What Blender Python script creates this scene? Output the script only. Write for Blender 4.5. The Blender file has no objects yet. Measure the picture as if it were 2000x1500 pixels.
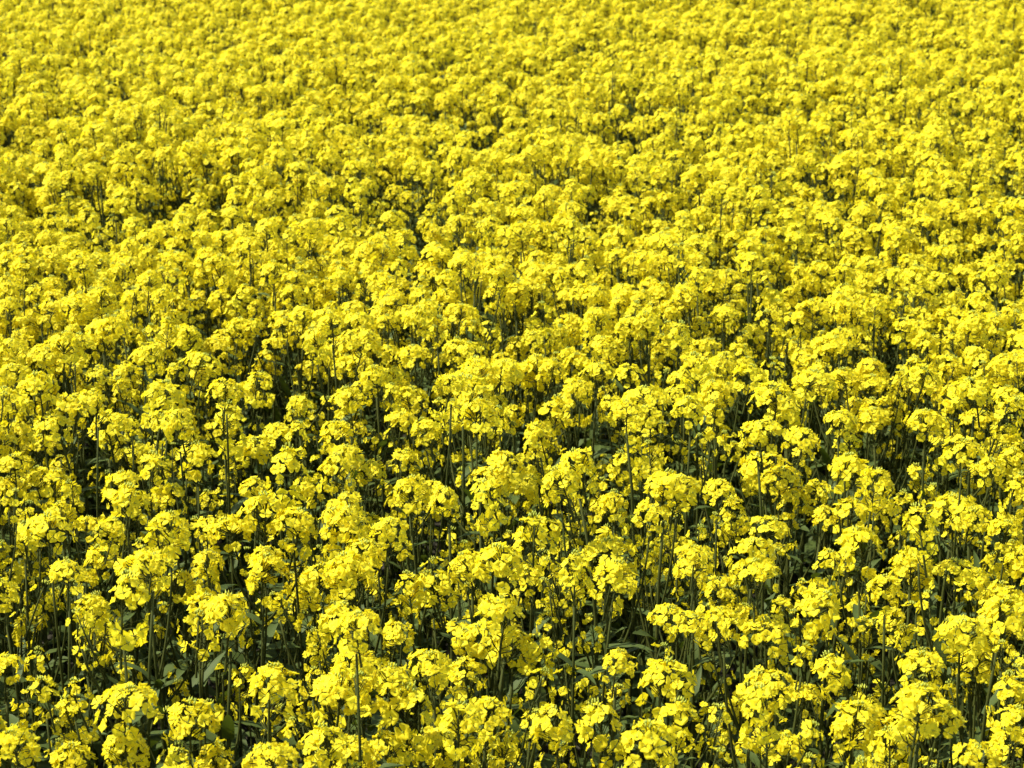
import bpy, math, random
from mathutils import Vector, Matrix, noise

R = math.radians
scene = bpy.context.scene
coll = scene.collection
rng = random.Random(11)

# ------------------------------------------------------------------ camera
F_PX, PW, PH = 4000.0, 2000.0, 1500.0          # focal length and photograph size in pixels
PITCH = math.atan(1130.0 / F_PX)
CANOPY = 1.25
CAM = Vector((0.0, 0.0, CANOPY + 1.25))
cam_d = bpy.data.cameras.new('camera')
cam_d.sensor_width = 36.0
cam_d.lens = 36.0 * F_PX / PW
cam_d.clip_start, cam_d.clip_end = 0.05, 2000.0
cam = bpy.data.objects.new('camera', cam_d)
cam.location = CAM
cam.rotation_euler = (math.pi / 2 - PITCH, 0, 0)
cam_d.dof.use_dof = True
cam_d.dof.focus_distance = 3.6
cam_d.dof.aperture_fstop = 13.0
coll.objects.link(cam)
scene.camera = cam

# ------------------------------------------------------------------ sky, sun, exposure
SUN_EL, SUN_AZ = 53.0, -96.0                   # azimuth from +Y (view direction), negative = to the left
sun_dir = Vector((math.sin(R(SUN_AZ)) * math.cos(R(SUN_EL)), math.cos(R(SUN_AZ)) * math.cos(R(SUN_EL)), math.sin(R(SUN_EL))))
world = bpy.data.worlds.new('World')
scene.world = world
world.use_nodes = True
wn = world.node_tree
wn.nodes.clear()
sky = wn.nodes.new('ShaderNodeTexSky')
sky.sky_type = 'NISHITA'
sky.sun_disc = False
sky.sun_elevation = R(SUN_EL)
sky.sun_rotation = R(SUN_AZ)
bg = wn.nodes.new('ShaderNodeBackground')
bg.inputs['Strength'].default_value = 0.125
wo = wn.nodes.new('ShaderNodeOutputWorld')
wn.links.new(sky.outputs[0], bg.inputs[0])
wn.links.new(bg.outputs[0], wo.inputs[0])
sd = bpy.data.lights.new('sun', 'SUN')
sd.energy = 4.6
sd.angle = R(0.5)
sd.color = (1.0, 0.96, 0.88)
sun = bpy.data.objects.new('sun', sd)
sun.rotation_euler = sun_dir.to_track_quat('Z', 'Y').to_euler()
coll.objects.link(sun)
vs = scene.view_settings
vs.view_transform = 'Standard'
vs.look = 'None'
vs.gamma = 1.0
vs.use_curve_mapping = False
vs.exposure = 0.98
cy = scene.cycles
cy.max_bounces = 6
cy.diffuse_bounces = 3
cy.use_adaptive_sampling = True
cy.adaptive_threshold = 0.02
cy.transmission_bounces = 4
cy.glossy_bounces = 2
cy.transparent_max_bounces = 4
cy.use_denoising = True
cy.denoiser = 'OPENIMAGEDENOISE'


# ------------------------------------------------------------------ materials
def leafy(name, col_a, col_b, trans, trans_mul, rough, spec, noise_scale=60.0, island=True):
    """Thin plant tissue: a principled surface mixed with a translucent one, colour varied from piece to piece."""
    m = bpy.data.materials.new(name)
    m.use_nodes = True
    nt = m.node_tree
    nt.nodes.clear()
    out = nt.nodes.new('ShaderNodeOutputMaterial')
    geo = nt.nodes.new('ShaderNodeNewGeometry')
    oi = nt.nodes.new('ShaderNodeObjectInfo')
    tc = nt.nodes.new('ShaderNodeTexCoord')
    nz = nt.nodes.new('ShaderNodeTexNoise')
    nz.inputs['Scale'].default_value = noise_scale
    nz.inputs['Detail'].default_value = 2.0
    nt.links.new(tc.outputs['Object'], nz.inputs['Vector'])
    a1 = nt.nodes.new('ShaderNodeMath'); a1.operation = 'MULTIPLY_ADD'
    nt.links.new(geo.outputs['Random Per Island'], a1.inputs[0])
    a1.inputs[1].default_value = 0.45
    a2 = nt.nodes.new('ShaderNodeMath'); a2.operation = 'MULTIPLY'
    nt.links.new(oi.outputs['Random'], a2.inputs[0])
    a2.inputs[1].default_value = 0.30
    nt.links.new(a2.outputs[0], a1.inputs[2])
    a3 = nt.nodes.new('ShaderNodeMath'); a3.operation = 'MULTIPLY_ADD'
    nt.links.new(nz.outputs['Fac'], a3.inputs[0])
    a3.inputs[1].default_value = 0.30
    nt.links.new(a1.outputs[0], a3.inputs[2])
    mix = nt.nodes.new('ShaderNodeMix'); mix.data_type = 'RGBA'
    nt.links.new(a3.outputs[0], mix.inputs['Factor'])
    mix.inputs['A'].default_value = (*col_a, 1)
    mix.inputs['B'].default_value = (*col_b, 1)
    pr = nt.nodes.new('ShaderNodeBsdfPrincipled')
    pr.inputs['Roughness'].default_value = rough
    pr.inputs['Specular IOR Level'].default_value = spec
    nt.links.new(mix.outputs['Result'], pr.inputs['Base Color'])
    if trans > 0:
        tr = nt.nodes.new('ShaderNodeBsdfTranslucent')
        mul = nt.nodes.new('ShaderNodeMix'); mul.data_type = 'RGBA'; mul.blend_type = 'MULTIPLY'
        mul.inputs['Factor'].default_value = 1.0
        nt.links.new(mix.outputs['Result'], mul.inputs['A'])
        mul.inputs['B'].default_value = (*trans_mul, 1)
        nt.links.new(mul.outputs['Result'], tr.inputs['Color'])
        ms = nt.nodes.new('ShaderNodeMixShader')
        ms.inputs[0].default_value = trans
        nt.links.new(pr.outputs[0], ms.inputs[1])
        nt.links.new(tr.outputs[0], ms.inputs[2])
        nt.links.new(ms.outputs[0], out.inputs[0])
    else:
        nt.links.new(pr.outputs[0], out.inputs[0])
    return m


M_PETAL = leafy('petal', (0.89, 0.808, 0.032), (0.865, 0.715, 0.013), 0.50, (1.0, 0.97, 0.7), 0.6, 0.2, 90.0)
M_BUD = leafy('bud', (0.26, 0.34, 0.04), (0.52, 0.50, 0.04), 0.15, (1, 1, 0.6), 0.5, 0.3)
M_STEM = leafy('stem', (0.030, 0.039, 0.006), (0.060, 0.066, 0.012), 0.0, (1, 1, 1), 0.7, 0.1, 25.0)
M_LEAF = leafy('leaf', (0.052, 0.082, 0.013), (0.088, 0.116, 0.026), 0.30, (1.0, 1.0, 0.35), 0.6, 0.2, 18.0)
M_SOIL = leafy('soil', (0.026, 0.024, 0.014), (0.044, 0.038, 0.022), 0.0, (1, 1, 1), 0.9, 0.2, 6.0)
MATS = [M_PETAL, M_BUD, M_STEM, M_LEAF]
PETAL, BUD, STEM, LEAF = range(4)


# ------------------------------------------------------------------ mesh helpers
class MB:
    """Collects vertices and faces with a material slot each; build() makes ONE mesh."""
    def __init__(self):
        self.v, self.f, self.m = [], [], []

    def add(self, verts, faces, mat, M=None):
        o = len(self.v)
        self.v.extend([tuple(M @ Vector(p)) for p in verts] if M is not None else [tuple(p) for p in verts])
        self.f.extend([tuple(i + o for i in f) for f in faces])
        self.m.extend([mat] * len(faces))

    def join(self, other, M):
        o = len(self.v)
        self.v.extend([tuple(M @ Vector(p)) for p in other.v])
        self.f.extend([tuple(i + o for i in f) for f in other.f])
        self.m.extend(other.m)

    def tube(self, pts, radii, mat, sides=6, cap=True):
        o = len(self.v)
        n = len(pts)
        for i, p in enumerate(pts):
            t = (pts[min(i + 1, n - 1)] - pts[max(i - 1, 0)]).normalized()
            a = t.cross(Vector((0.31, 0.95, 0.02)))
            if a.length < 1e-4:
                a = t.cross(Vector((1, 0, 0)))
            a.normalize()
            b = t.cross(a)
            for k in range(sides):
                an = 2 * math.pi * k / sides
                self.v.append(tuple(p + (a * math.cos(an) + b * math.sin(an)) * radii[i]))
        for i in range(n - 1):
            for k in range(sides):
                k2 = (k + 1) % sides
                self.f.append((o + i * sides + k, o + i * sides + k2, o + (i + 1) * sides + k2, o + (i + 1) * sides + k))
                self.m.append(mat)
        if cap:
            self.f.append(tuple(o + (n - 1) * sides + k for k in range(sides)))
            self.m.append(mat)

    def mesh(self, name):
        used = sorted(set(self.m))
        me = bpy.data.meshes.new(name)
        me.from_pydata(self.v, [], self.f)
        for s in used:
            me.materials.append(MATS[s])
        idx = {s: i for i, s in enumerate(used)}
        me.polygons.foreach_set('material_index', [idx[s] for s in self.m])
        me.polygons.foreach_set('use_smooth', [True] * len(self.f))
        me.update()
        return me


def new_obj(name, me, parent=None, M=None):
    o = bpy.data.objects.new(name, me)
    coll.objects.link(o)
    if parent is not None:
        o.parent = parent
    if M is not None:
        o.matrix_basis = M
    return o


def frame(pos, zdir, spin=0.0, s=1.0):
    q = Vector(zdir).to_track_quat('Z', 'Y')
    return Matrix.Translation(pos) @ q.to_matrix().to_4x4() @ Matrix.Rotation(spin, 4, 'Z') @ Matrix.Scale(s, 4)


# ------------------------------------------------------------------ a single four-petalled flower
def flower_mb(r):
    """Unit flower (radius about 1), opening along +Z: four broad petals in a cross and a small green-yellow centre."""
    b = MB()
    cup = r.uniform(0.12, 0.40)
    for k in range(4):
        an = k * math.pi / 2 + r.gauss(0, 0.10)
        L = r.uniform(0.92, 1.08)
        W = r.uniform(0.56, 0.68)
        up = cup + r.gauss(0, 0.10)
        roll = r.gauss(0, 0.12)
        pts = []
        for (d, w, z) in ((0.10, 0.0, 0.0), (0.52, 0.82, 0.60), (0.86, 1.0, 0.92), (1.0, 0.62, 0.80)):
            cols = (0,) if w == 0 else (-1, 0, 1)
            for c in cols:
                tip = 0.03 if (d == 1.0 and c == 0) else 0.0          # slight notch in the tip
                zz = up * z + 0.10 * c * c * z - (0.20 if d == 1.0 else 0) * 0.6 + roll * c * w + r.gauss(0, 0.065)
                pts.append((L * (d - tip), c * W * w, zz))
        faces = [(0, 2, 1), (0, 3, 2), (1, 2, 5, 4), (2, 3, 6, 5), (4, 5, 8, 7), (5, 6, 9, 8)]
        b.add(pts, faces, PETAL, Matrix.Rotation(an, 4, 'Z'))
    c = [(0.15, 0, 0.05), (-0.08, 0.13, 0.05), (-0.08, -0.13, 0.05), (0.0, 0.0, 0.5)]
    b.add(c, [(0, 1, 3), (1, 2, 3), (2, 0, 3)], BUD)
    b.add([(0.16, 0.05, -0.02), (-0.12, 0.12, -0.02), (-0.1, -0.14, -0.02), (0, 0, -0.45)], [(1, 0, 3), (2, 1, 3), (0, 2, 3)], BUD)
    return b


rf = random.Random(5)
FLOWERS = [flower_mb(rf) for _ in range(8)]


# ------------------------------------------------------------------ flower heads (racemes)
def head_layout(kind, r):
    """Green part of a flower head, and where its flowers sit: (variant, local matrix)."""
    green = MB()
    spec = {                         # flowers, radius, height, first and last polar angle, buds
        'domed':    (34, 0.0300, 0.027, 9, 106, 8),
        'rounded':  (35, 0.0290, 0.030, 9, 120, 7),
        'umbrella': (34, 0.0350, 0.021, 10, 100, 8),
        'spike':    (24, 0.0230, 0.042, 8, 128, 10),
        'loose':    (13, 0.0290, 0.034, 20, 135, 12),
        'small':    (8, 0.0190, 0.020, 20, 120, 10),
    }[kind]
    n, RR, RZ, t0, t1, nb = spec
    n = max(4, n + r.randint(-3, 3))
    green.tube([Vector((0, 0, -0.075)), Vector((0.001, 0, -0.03)), Vector((0, 0, RZ * 0.75))], [0.0021, 0.0017, 0.001], STEM, 5)
    fl = []
    ph0 = r.uniform(0, 6.28)
    sq = r.uniform(0.85, 1.15)
    lop = Vector((r.gauss(0, 0.005), r.gauss(0, 0.005), 0))
    bare, bare_w = r.uniform(0, 6.28), r.uniform(0.2, 1.0)      # a side where few flowers are open
    dot_h = r.uniform(0.92, 1.22)
    for i in range(n):
        t = (i + 0.5) / n
        th = R(t0 + (t1 - t0) * t ** 0.72 + r.gauss(0, 7))
        ph = ph0 + i * 2.39996 + r.gauss(0, 0.25)
        if kind in ('loose', 'small', 'spike') and th > R(35) and abs((ph - bare + math.pi) % (2 * math.pi) - math.pi) < bare_w and r.random() < 0.6:
            continue
        rr = RR * r.uniform(0.80, 1.14)
        p = Vector((rr * math.sin(th) * math.cos(ph) * sq, rr * math.sin(th) * math.sin(ph) / sq, RZ * math.cos(th) * r.uniform(0.85, 1.15))) + lop
        if th > R(88):
            p.z -= r.uniform(0, 0.022)
        nrm = Vector((math.sin(th) * math.cos(ph), math.sin(th) * math.sin(ph), math.cos(th) * 0.9 + 0.30)) + Vector((r.gauss(0, .3), r.gauss(0, .3), r.gauss(0, .3)))
        s = r.uniform(0.0074, 0.0097) * (0.85 if th < R(30) else 1.0)
        fl.append((r.randrange(len(FLOWERS)), frame(p, nrm.normalized(), r.uniform(0, 6.28), s)))
        a = Vector((0, 0, max(-0.06, p.z * 0.6 - 0.016)))
        m = a.lerp(p, 0.5) + Vector((0, 0, 0.002))
        green.tube([a, m, p - nrm.normalized() * 0.003], [0.0006, 0.0006, 0.0007], STEM, 3, False)
    for i in range(nb):                                   # unopened buds on the tip
        ph, q = i * 2.4, math.sqrt((i + 0.5) / nb)
        c = Vector((0.0075 * q * math.cos(ph), 0.0075 * q * math.sin(ph), RZ * 0.94 * dot_h + 0.005 * (1 - q) + r.gauss(0, 0.001))) + lop
        h, w = r.uniform(0.0030, 0.0042), r.uniform(0.0014, 0.0019)
        d = Vector((c.x * 30, c.y * 30, 1))
        green.add([(w, 0, 0), (0, w, 0), (-w, 0, 0), (0, -w, 0), (0, 0, h), (0, 0, -h)],
                  [(0, 1, 4), (1, 2, 4), (2, 3, 4), (3, 0, 4), (1, 0, 5), (2, 1, 5), (3, 2, 5), (0, 3, 5)], BUD, frame(c, d))
    for i in range(r.randint(3, 7)):                      # thin young pods under the flowers
        ph = r.uniform(0, 6.28)
        z = r.uniform(-0.072, -0.035)
        d = Vector((math.cos(ph), math.sin(ph), r.uniform(0.3, 1.1))).normalized()
        a = Vector((0, 0, z))
        b = a + d * r.uniform(0.012, 0.017)
        c = b + (d + Vector((0, 0, 0.7))).normalized() * r.uniform(0.012, 0.024)
        green.tube([a, b, c], [0.0006, 0.0011, 0.0004], STEM, 4, False)
    return green, fl


rh = random.Random(7)
HEADS = {}
for kind, cnt in (('domed', 5), ('rounded', 4), ('umbrella', 5), ('spike', 3), ('loose', 5), ('small', 5)):
    HEADS[kind] = []
    for _ in range(cnt):
        g, fl = head_layout(kind, rh)
        full = MB()
        full.join(g, Matrix.Identity(4))
        for fi, M in fl:
            full.join(FLOWERS[fi], M)
        HEADS[kind].append({'green': g, 'flowers': fl, 'full': full, 'me_green': None, 'me_full': None})
FLOWER_ME = [f.mesh('flower') for f in FLOWERS]
for hs in HEADS.values():
    for h in hs:
        h['me_green'] = h['green'].mesh('flower_head')
        h['me_full'] = h['full'].mesh('flower_head')


# ------------------------------------------------------------------ leaves
def leaf_mb(r, broad):
    """Unit-length leaf along +X from its base, arching, wavy edge, a folded midrib."""
    b = MB()
    n = 7
    W = r.uniform(0.15, 0.22) if broad else r.uniform(0.11, 0.15)
    droop = r.uniform(0.25, 0.75)
    tw = r.gauss(0, 0.25)
    pts = []
    for i in range(n + 1):
        t = i / n
        prof = (math.sin(math.pi * min(1, t * 0.93 + 0.05)) ** 0.8) if broad else (0.75 * (1 - t) ** 0.7 + 0.3 * math.sin(math.pi * t))
        if broad and t < 0.25:
            prof *= 0.35 + 2.6 * t
        w = W * prof * (1 + (r.uniform(-0.14, 0.14) if broad else 0))
        x = math.sin(droop * t * 1.4) / (droop * 1.4)
        z = -(1 - math.cos(droop * t * 1.4)) / (droop * 1.4)
        c = tw * t
        for k in (-1, 0, 1):
            pts.append((x, k * w * math.cos(c), z + k * w * math.sin(c) + (0.30 * w if k else 0) + (r.gauss(0, 0.012) if k else 0)))
    faces = []
    for i in range(n):
        for k in (0, 1):
            a = i * 3 + k
            faces.append((a, a + 3, a + 4, a + 1))
    b.add(pts, faces, LEAF)
    return b


rl = random.Random(9)
LEAVES = {'broad': [leaf_mb(rl, True) for _ in range(5)], 'narrow': [leaf_mb(rl, False) for _ in range(5)]}
LEAF_ME = {k: [m.mesh('leaf') for m in v] for k, v in LEAVES.items()}


# ------------------------------------------------------------------ one plant as a recipe
def bez(a, b, c, d, n):
    out = []
    for i in range(n + 1):
        t = i / n
        u = 1 - t
        out.append(a * u ** 3 + b * 3 * u * u * t + c * 3 * u * t * t + d * t ** 3)
    return out


def on_line(pts, z):
    for p, q in zip(pts, pts[1:]):
        if p.z <= z <= q.z:
            return p.lerp(q, (z - p.z) / max(1e-6, q.z - p.z)), (q - p).normalized()
    return pts[-1], (pts[-1] - pts[-2]).normalized()


def recipe(r, heads, lows):
    """heads: [(local Vector of the head centre, scale, kind)], the first one tops the main stem. Root at the origin."""
    top, ts, tk = heads[0]
    lean = Vector((top.x, top.y, 0))
    base = Vector((0, 0, -0.02))
    end = top + Vector((0, 0, -0.05 * ts))
    stem = bez(base, Vector((lean.x * 0.1 + r.gauss(0, .012), lean.y * 0.1 + r.gauss(0, .012), top.z * 0.35)),
               Vector((lean.x * 0.85 + r.gauss(0, .028), lean.y * 0.85 + r.gauss(0, .028), top.z * 0.70)), end, 9)
    rb = r.uniform(0.0050, 0.0072)
    out = {'stem': (stem, [rb * (1 - 0.62 * i / 9) for i in range(10)]), 'branches': [], 'heads': [], 'leaves': []}

    def head_at(p, d, s, k):
        out['heads'].append((k, r.randrange(len(HEADS[k])), frame(p, d, r.uniform(0, 6.28), s)))
    dt = (stem[-1] - stem[-2]).normalized()
    head_at(top, (dt + Vector((r.gauss(0, .07), r.gauss(0, .07), 0))).normalized(), ts, tk)
    rest = list(heads[1:])
    for _ in range(lows):
        an, q = r.uniform(0, 6.28), r.uniform(0.045, 0.12)
        rest.append((Vector((top.x * .8 + q * math.cos(an), top.y * .8 + q * math.sin(an), top.z - r.uniform(0.07, 0.34))), r.uniform(0.8, 1.1), r.choice(('small', 'small', 'small', 'loose', 'loose'))))
    for p, s, k in rest:
        hd = math.hypot(p.x - top.x, p.y - top.y)
        z0 = min(p.z, top.z) - r.uniform(0.14, 0.30) - hd * 0.5
        a, ta = on_line(stem, max(0.35, min(z0, top.z - 0.12)))
        off = Vector((p.x - a.x, p.y - a.y, 0))
        e = p + Vector((0, 0, -0.05 * s))
        pts = bez(a, a + off * 0.55 + Vector((0, 0, (e.z - a.z) * 0.30)), e - Vector((off.x * 0.08, off.y * 0.08, (e.z - a.z) * 0.35)), e, 6)
        out['branches'].append((pts, [r.uniform(0.0023, 0.0029) * (1 - 0.3 * i / 6) for i in range(7)]))
        d = (pts[-1] - pts[-2]).normalized() + off * 1.2 + Vector((r.gauss(0, .08), r.gauss(0, .08), 0))
        head_at(p, d.normalized(), s, k)
        if r.random() < 0.6:
            out['leaves'].append(('narrow', r.randrange(5), frame(a, Vector((0, 0, 1))) @ Matrix.Rotation(math.atan2(off.y, off.x), 4, 'Z') @ Matrix.Rotation(R(-r.uniform(5, 45)), 4, 'Y') @ Matrix.Scale(r.uniform(0.05, 0.10), 4)))
    for i in range(r.randint(2, 4)):                      # narrow clasping leaves on the upper stem
        a, _ = on_line(stem, r.uniform(0.66, 0.90) * top.z)
        out['leaves'].append(('narrow', r.randrange(5), Matrix.Translation(a) @ Matrix.Rotation(r.uniform(0, 6.28), 4, 'Z') @ Matrix.Rotation(R(-r.uniform(10, 65)), 4, 'Y') @ Matrix.Scale(r.uniform(0.05, 0.10), 4)))
    for i in range(r.randint(8, 12)):
        z = r.uniform(0.10, 0.80) * top.z
        a, _ = on_line(stem, z)
        out['leaves'].append(('broad', r.randrange(5), Matrix.Translation(a) @ Matrix.Rotation(r.uniform(0, 6.28), 4, 'Z') @ Matrix.Rotation(R(-r.uniform(-35, 60)), 4, 'Y') @ Matrix.Scale(r.uniform(0.09, 0.19) * (1.22 - z / top.z), 4)))
    return out


def recipe_joined(rec):
    b = MB()
    b.tube(*rec['stem'], STEM, 5)
    for p, rr in rec['branches']:
        b.tube(p, rr, STEM, 4)
    for k, i, M in rec['heads']:
        b.join(HEADS[k][i]['full'], M)
    for k, i, M in rec['leaves']:
        b.join(LEAVES[k][i], M)
    return b


FULL = ['domed', 'domed', 'domed', 'rounded', 'umbrella', 'umbrella', 'spike']
KINDS = ['domed', 'domed', 'domed', 'rounded', 'umbrella', 'umbrella', 'loose', 'spike']


def swell(x, y):
    """Gentle rise and fall of the crop's height over the field, in metres."""
    return 0.075 * noise.noise(Vector((x * 1.1, y * 0.9, 3.7))) + 0.04 * noise.noise(Vector((x * 3.1, y * 2.7, 9.1)))


def under_heads(r, z):
    """A plant that stays below its neighbours: a few thin heads only."""
    h = [(Vector((r.gauss(0, .03), r.gauss(0, .03), z)), r.uniform(0.85, 1.1), r.choice(('loose', 'small', 'umbrella')))]
    for _ in range(r.choice((1, 2, 2))):
        an, q = r.uniform(0, 6.28), r.uniform(0.05, 0.11)
        h.append((h[0][0] + Vector((q * math.cos(an), q * math.sin(an), -r.uniform(0.0, 0.14))), r.uniform(0.85, 1.1), r.choice(('loose', 'small', 'small'))))
    return h


def random_heads(r, z):
    h = [(Vector((r.gauss(0, .03), r.gauss(0, .03), z)), r.uniform(0.88, 1.15), r.choice(KINDS))]
    n = r.choice((1, 2, 2, 3, 3, 4))
    a0 = r.uniform(0, 6.28)
    for i in range(n):
        an, q = a0 + i * 6.28 / n + r.gauss(0, .4), r.uniform(0.04, 0.115)
        h.append((h[0][0] + Vector((q * math.cos(an), q * math.sin(an), -r.uniform(-0.02, 0.14))), r.uniform(0.75, 1.1), r.choice(KINDS)))
    return h


# ------------------------------------------------------------------ photograph point -> place on the canopy
cp, sp = math.cos(PITCH), math.sin(PITCH)


def at(u, v, z):
    x, yc = (u - PW / 2) / F_PX, (PH / 2 - v) / F_PX
    d = Vector((x, cp + yc * sp, -sp + yc * cp))
    t = (z - CAM.z) / d.z
    return CAM + d * t, t               # t = depth along the view axis


def project(p):
    q = p - CAM
    dep = q.y * cp - q.z * sp
    yc = q.y * sp + q.z * cp
    if dep <= 0.05:
        return None
    return PW / 2 + F_PX * q.x / dep, PH / 2 - F_PX * yc / dep, dep


# ------------------------------------------------------------------ setting
gm = bpy.data.meshes.new('ground')
GX = [-600, -60, -14, -6, 0, 6, 14, 60, 600]
GY = [-300, -20, 0, 4, 8, 14, 24, 60, 200, 900]
gv = [(x, y, 0.0) for y in GY for x in GX]
gf = [(j * 9 + i, j * 9 + i + 1, (j + 1) * 9 + i + 1, (j + 1) * 9 + i) for j in range(len(GY) - 1) for i in range(8)]
gm.from_pydata(gv, [], gf)
gm.materials.append(M_SOIL)
ground = new_obj('ground', gm)
ground['kind'] = 'structure'
ground['label'] = 'dark soil of the field under the crop'

# ------------------------------------------------------------------ where the heads stand (read from the photograph: u, v, width in pixels)
SPOTS = """371,1422,100 28,1464,90 245,1373,108 238,1471,85 147,1492,80 525,1341,95 665,1352,108 682,1296,80 70,1296,50 140,1415,62 88,1352,60
168,1285,40 238,1191,88 182,1191,60 448,1205,90 290,1121,88 133,1121,62 406,1117,56 511,1121,80 623,1138,70 679,1121,78 546,1173,44 672,1215,80
623,1247,50 577,1425,55 640,1460,88 525,1481,80 10,1303,62 346,1145,60 7,1160,60 420,1492,70 610,1327,45 469,1324,52 692,1128,88 846,1149,82
800,1163,54 695,1222,84 765,1243,62 986,1212,95 951,1257,88 1000,1271,80 1056,1278,70 902,1257,55 846,1303,85 912,1317,70 702,1317,100
762,1338,80 678,1362,90 1056,1331,62 797,1415,105 895,1415,88 947,1401,80 1035,1404,52 1028,1440,48 1091,1425,76 1175,1432,80 1273,1460,98
1322,1436,80 1290,1338,100 1308,1212,76 1287,1275,52 1203,1296,60 1122,1131,62 1196,1128,80 912,1110,60 982,1107,92 1038,1131,60 685,1471,72
755,1467,74 867,1453,80 1450,1208,72 1492,1240,86 1352,1222,62 1415,1215,60 1594,1194,86 1566,1278,50 1643,1324,72 1517,1341,66 1468,1369,70
1405,1404,58 1496,1408,80 1570,1359,62 1671,1411,90 1590,1436,62 1538,1457,66 1485,1450,54 1398,1481,60 1695,1485,62 1797,1380,98 1839,1408,88
1765,1436,80 1737,1471,70 1874,1250,90 1909,1296,70 1790,1300,80 1951,1201,98 1958,1271,46 1982,1317,54 1965,1373,70 1986,1415,66 1975,1460,80
1909,1481,74 1730,1156,62 1744,1212,58 1688,1226,46 1783,1117,80 1867,1121,80 1625,1128,60 1475,1121,80 1356,1117,74 1401,1152,54 95,1039,94
28,909,62 70,874,70 115,839,75 77,762,70 21,741,60 150,807,70 210,839,94 259,835,40 189,790,58 308,779,84 315,825,62 350,835,62 437,839,76
441,765,58 500,758,60 385,898,70 245,944,70 294,937,60 336,972,62 252,993,86 119,916,46 70,944,60 108,965,60 14,958,54 119,1010,58 168,1028,54
332,1042,84 402,1035,54 448,1038,66 518,1007,85 500,958,54 567,926,76 595,961,60 588,1035,80 507,877,70 539,850,50 588,867,50 647,856,62
658,919,66 682,786,60 675,993,54 675,1045,70 297,1105,75 518,1098,66 189,1098,62 409,1105,60 224,1042,54 581,797,48 783,825,62 832,842,50
846,870,54 881,751,54 916,776,76 930,814,70 881,814,50 807,783,58 975,793,40 1084,825,70 1056,853,54 1049,895,58 972,916,80 1133,916,76
1098,947,70 965,940,70 1028,951,60 965,996,70 877,982,54 800,965,70 842,965,54 713,926,54 797,905,54 671,895,60 681,989,54 685,1028,70
758,1042,62 716,1091,94 1042,1070,98 1185,1084,94 923,1101,58 1217,923,50 1273,912,58 1297,958,80 1269,1007,54 1266,779,75 1224,804,62
1255,821,60 1196,986,46 1133,758,54 1252,860,54 1336,744,60 954,741,50 1115,797,56 1359,741,75 1394,772,60 1321,772,54 1349,804,60 1398,821,54
1468,741,58 1580,748,75 1650,741,60 1702,741,60 1517,783,80 1538,814,60 1482,849,75 1562,863,60 1639,821,58 1660,874,50 1709,821,66 1650,923,75
1496,916,85 1524,937,70 1601,961,50 1709,951,66 1321,961,70 1401,961,54 1545,979,66 1664,1000,80 1706,1007,60 1604,1010,50 1503,1035,70
1426,1014,50 1391,1021,44 1468,1091,80 1356,1087,70 1681,1073,98 1807,828,75 1846,842,54 1881,877,75 1905,762,75 1860,783,54 1807,741,60
1958,818,60 1937,926,60 1982,902,54 1975,972,60 1860,996,94 1895,1014,70 1797,1042,66 1762,1000,50 1965,1042,60 1779,1101,70"""
# openings in the crop: u, v, radius in pixels
GAPS = """930,270,52 740,350,40 840,440,48 780,380,36 1150,400,34 500,680,38 540,712,42 1030,652,40 1480,680,46 320,410,26 870,140,22 1810,70,32
1660,250,24 1760,270,20 1870,290,28 1950,370,28 1500,190,20 1230,220,22 105,180,18 455,285,18 1290,640,30 1720,620,26 640,430,22 420,690,24
400,960,52 960,850,30 700,860,32 190,930,32 460,790,24 560,742,36 1440,800,34 1600,745,24 1720,890,32 1870,960,38 630,985,42 1960,1030,34
1580,1085,42 1220,1205,60 1250,1120,44 860,1235,44 750,1185,34 1130,1335,52 1230,1385,44 960,1365,36 1410,1300,46 1660,1355,30 50,1390,48
100,1450,42 190,1335,36 310,1445,36 430,1290,46 560,1245,36 1610,1290,40"""
spots = [tuple(float(x) for x in s.split(',')) for s in SPOTS.split()]
gaps = []
for s in GAPS.split():
    u, v, q = (float(x) for x in s.split(','))
    p, dep = at(u, v, CANOPY - 0.06)
    sl = (CAM.z - CANOPY) / (p - CAM).length
    far = 0.15 if v < 740 else 0.0
    gaps.append((p.x, p.y - 0.04 - 0.06 * far, q * dep / F_PX + 0.035 + 0.045 * far, min(0.5 + 0.25 * far, q * dep / F_PX / sl * (1.1 + 0.35 * far) + 0.03 + 0.03 * far)))


def in_gap(x, y, k=1.0):
    return any(((x - gx) / (ra * k)) ** 2 + ((y - gy) / (rb_ * k)) ** 2 < 1 for gx, gy, ra, rb_ in gaps)


# heads -> plants
pts = []
for u, v, d in spots:
    z = CANOPY + rng.gauss(0, 0.052) - (0.05 if d * 1955 / (v + 455) < 85 else 0.0)
    p, dep = at(u, v, z)
    dia = d * dep / F_PX
    pts.append([p, dia, u, v])
free = sorted(range(len(pts)), key=lambda i: -pts[i][1])
taken = set()
plants = []          # (root Vector, recipe, info)


def kind_for(dia, r):
    if dia < 0.046:
        return 'small', dia / 0.052
    k = r.choice(FULL)
    return k, max(0.80, min(1.34, 1.14 * dia / {'domed': 0.071, 'rounded': 0.070, 'umbrella': 0.080, 'loose': 0.068, 'spike': 0.060}[k]))


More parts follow.
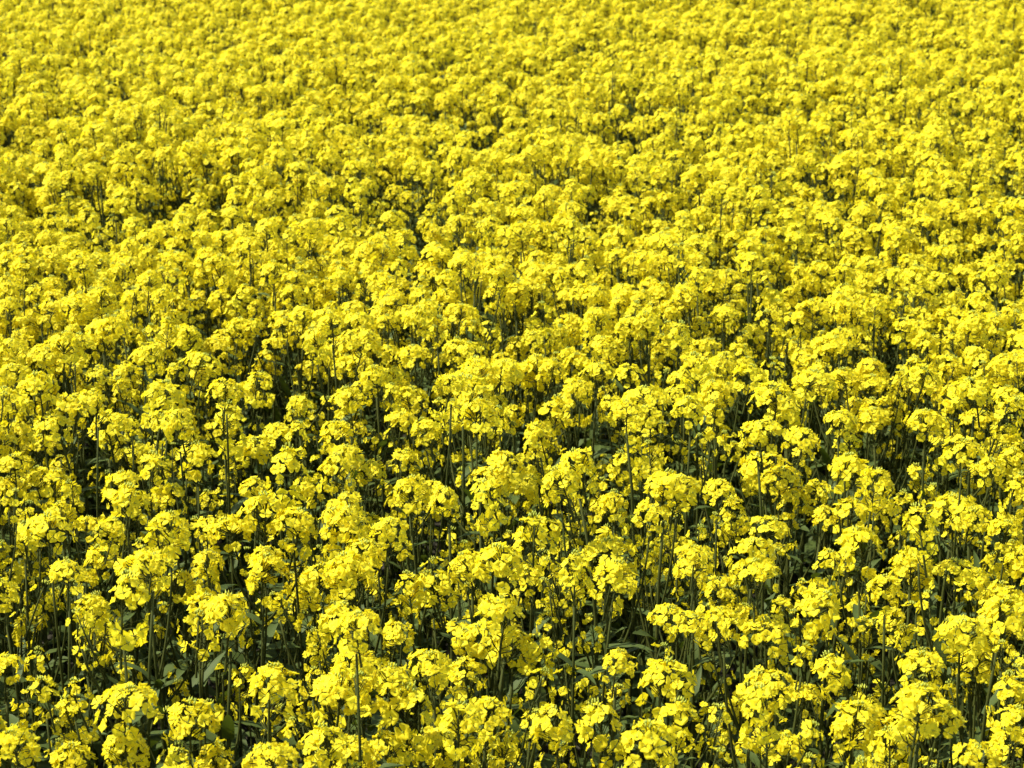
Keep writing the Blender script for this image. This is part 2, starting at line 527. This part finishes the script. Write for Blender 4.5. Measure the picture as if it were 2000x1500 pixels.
for i in free:
    if i in taken:
        continue
    taken.add(i)
    p0, d0, _, _ = pts[i]
    grp = [i]
    want = rng.choice((1, 2, 2, 3, 3, 4))
    near = sorted((j for j in free if j not in taken), key=lambda j: (pts[j][0] - p0).xy.length)
    for j in near:
        if len(grp) >= want or (pts[j][0] - p0).xy.length > 0.13:
            break
        grp.append(j)
        taken.add(j)
    root = Vector((sum(pts[j][0].x for j in grp) / len(grp) * 0.4 + p0.x * 0.6 + rng.gauss(0, .02), sum(pts[j][0].y for j in grp) / len(grp) * 0.4 + p0.y * 0.6 + rng.gauss(0, .02), 0))
    hs = []
    for j in grp:
        k, s = kind_for(pts[j][1], rng)
        hs.append((pts[j][0] - root, s, k))
    rec = recipe(rng, hs, rng.choice((2, 3, 3, 4)))
    plants.append((root, rec, hs))

# plants between them and over the rest of the field
occupied = [(p[0].x, p[0].y) for p in plants]
grid = {}


def gkey(x, y):
    return int(math.floor(x / 0.1)), int(math.floor(y / 0.1))


def crowded(x, y, dist):
    a, b = gkey(x, y)
    for i in range(a - 2, a + 3):
        for j in range(b - 2, b + 3):
            for (qx, qy) in grid.get((i, j), ()):
                if (qx - x) ** 2 + (qy - y) ** 2 < dist * dist:
                    return True
    return False


def note(x, y):
    grid.setdefault(gkey(x, y), []).append((x, y))


for x, y in occupied:
    note(x, y)
Y_LIST = at(1000, 745, CANOPY)[0].y
field = []           # (x, y) of every other plant
rs = random.Random(21)
Y0, Y1 = 1.35, 32.0


def halfw(y):
    return 0.27 * y + 1.3


y = Y0
while y < Y1:
    n = int(2 * halfw(y) * 0.1 * 220)
    for _ in range(n):
        x, yy = rs.uniform(-halfw(y), halfw(y)), y + rs.uniform(0, 0.1)
        pr = project(Vector((x, yy, CANOPY)))
        inside_list = pr is not None and -30 < pr[0] < 2030 and 735 < pr[1] < 1560
        dist = 0.125 if inside_list else 0.089 if yy > 5.0 + 0.6 * x else 0.106
        if in_gap(x, yy) or crowded(x, yy, dist):
            continue
        note(x, yy)
        field.append((x, yy, inside_list))
    y += 0.1

# ------------------------------------------------------------------ choose the ~300 plants that show largest; the rest is the field
cand = []
for root, rec, hs in plants:
    cand.append((root.y, root, rec, hs))
rest = []
for x, y, inside in field:
    pr = project(Vector((x, y, CANOPY - 0.03)))
    if pr and -35 < pr[0] < 2035 and pr[1] < 1545 and y < 9:
        cand.append((y, Vector((x, y, 0)), None, inside))
    else:
        rest.append((x, y))
cand.sort(key=lambda c: c[0])
N_THINGS = 300
for c in cand[N_THINGS:]:
    rest.append((c[1].x, c[1].y) if c[2] is None else (c[1].x, c[1].y))
cand = cand[:N_THINGS]

WORDS = ('no', 'one', 'two', 'three', 'four', 'five', 'six', 'seven', 'eight')
HEADWORD = {'domed': 'domed', 'rounded': 'round', 'umbrella': 'flat', 'loose': 'loose', 'spike': 'spiky', 'small': 'budding'}
SIDEWORD = {'domed': 'domed', 'rounded': 'round', 'umbrella': 'flat', 'loose': 'loose', 'spike': 'spiky', 'small': 'budding'}
N_FLOWER_PLANTS = 110
used_labels = {}
for n, (yy, root, rec, hs) in enumerate(cand):
    if rec is None:
        if hs:
            rec = recipe(rng, under_heads(rng, CANOPY - 0.10 + rng.gauss(0, 0.04)), rng.choice((1, 2, 2)))
        else:
            rec = recipe(rng, random_heads(rng, CANOPY + rng.gauss(-0.02, 0.04) + swell(root.x, root.y)), rng.choice((2, 2, 3)))
    t = bpy.data.objects.new('rapeseed_plant', None)
    coll.objects.link(t)
    t.empty_display_size = 0.05
    t.location = root
    t['category'] = 'plant'
    t['group'] = 'flowering rapeseed plants at the near side of the field'
    b = MB(); b.tube(*rec['stem'], STEM, 6)
    new_obj('stem', b.mesh('stem'), t)
    for p, rr in rec['branches']:
        b = MB(); b.tube(p, rr, STEM, 5)
        new_obj('branch', b.mesh('branch'), t)
    for k, i, M in rec['leaves']:
        new_obj('leaf', LEAF_ME[k][i], t, M)
    for k, i, M in rec['heads']:
        H = HEADS[k][i]
        if n < N_FLOWER_PLANTS:
            ho = new_obj('flower_head', H['me_green'], t, M)
            for fi, FM in H['flowers']:
                new_obj('flower', FLOWER_ME[fi], ho, FM)
        else:
            ho = new_obj('flower_head', H['me_full'], t, M)
            ho['kind'] = 'stuff'
    top = rec['stem'][0][-1]
    nh = len(rec['heads'])
    hz = top.z + 0.05
    height = 'tall' if hz > CANOPY + 0.02 else 'low' if hz < CANOPY - 0.07 else 'medium'
    lean = math.hypot(top.x, top.y)
    stemw = 'leaning' if lean > 0.06 else 'straight' if lean < 0.03 else 'bent'
    hw = HEADWORD[rec['heads'][0][0]]
    nl = sum(1 for l in rec['leaves'] if l[0] == 'broad')
    side = {}
    for hk, _, _ in rec['heads'][1:]:
        side[hk] = side.get(hk, 0) + 1
    top3 = sorted(side.items(), key=lambda kc: -kc[1])[:3]
    sides = ', '.join(f'{WORDS[c]} {SIDEWORD[k]}' for k, c in sorted(top3))
    gap = ' beside dark gap' if in_gap(root.x, root.y, 1.35) and len(side) < 3 else ''
    inc = ' including' if len(side) > 3 else ':'
    t['label'] = f"{height} {stemw} rapeseed plant{gap}, {hw} top head, " + (f"side heads{inc} {sides}" if side else 'no side heads')

# ------------------------------------------------------------------ the rest of the crop as one mass
protos = bpy.data.collections.new('field_plants')
rp = random.Random(33)
N_PROTO = 22
for i in range(N_PROTO):
    rec = recipe(rp, random_heads(rp, CANOPY), rp.choice((2, 2, 3, 4)))
    o = bpy.data.objects.new(f'field_plant_{i:02d}', recipe_joined(rec).mesh('field_plant'))
    protos.objects.link(o)
fm = bpy.data.meshes.new('rapeseed_field')
fm.from_pydata([(x, y, 0) for x, y in rest], [], [])
a = fm.attributes.new('pid', 'INT', 'POINT')
a.data.foreach_set('value', [rp.randrange(N_PROTO) for _ in rest])
a = fm.attributes.new('turn', 'FLOAT_VECTOR', 'POINT')
buf = []
for _ in rest:
    buf += [rp.gauss(0, 0.03), rp.gauss(0, 0.03), rp.uniform(0, 6.283)]
a.data.foreach_set('vector', buf)
a = fm.attributes.new('size', 'FLOAT', 'POINT')
a.data.foreach_set('value', [max(0.84, min(1.14, rp.gauss(0.985, 0.032) + swell(x, y) / CANOPY)) for x, y in rest])
fo = new_obj('rapeseed_field', fm)
fo['kind'] = 'stuff'
fo['label'] = 'dense mass of yellow flowering rapeseed filling the far field'
fo['category'] = 'crop'
ng = bpy.data.node_groups.new('spread_plants', 'GeometryNodeTree')
ng.interface.new_socket('Geometry', in_out='INPUT', socket_type='NodeSocketGeometry')
ng.interface.new_socket('Geometry', in_out='OUTPUT', socket_type='NodeSocketGeometry')
gi = ng.nodes.new('NodeGroupInput')
go = ng.nodes.new('NodeGroupOutput')
ci = ng.nodes.new('GeometryNodeCollectionInfo')
ci.inputs['Collection'].default_value = protos
ci.inputs['Separate Children'].default_value = True
ci.inputs['Reset Children'].default_value = True
ip = ng.nodes.new('GeometryNodeInstanceOnPoints')
ip.inputs['Pick Instance'].default_value = True


def attr(name, typ):
    nn = ng.nodes.new('GeometryNodeInputNamedAttribute')
    nn.data_type = typ
    nn.inputs['Name'].default_value = name
    return nn.outputs['Attribute']


e2r = ng.nodes.new('FunctionNodeEulerToRotation')
ng.links.new(attr('turn', 'FLOAT_VECTOR'), e2r.inputs[0])
ng.links.new(gi.outputs[0], ip.inputs['Points'])
ng.links.new(ci.outputs[0], ip.inputs['Instance'])
ng.links.new(attr('pid', 'INT'), ip.inputs['Instance Index'])
ng.links.new(e2r.outputs[0], ip.inputs['Rotation'])
ng.links.new(attr('size', 'FLOAT'), ip.inputs['Scale'])
ng.links.new(ip.outputs[0], go.inputs[0])
md = fo.modifiers.new('spread', 'NODES')
md.node_group = ng
print('plants listed', len(plants), 'things', len(cand), 'field', len(rest), 'farthest thing y', cand[-1][0])
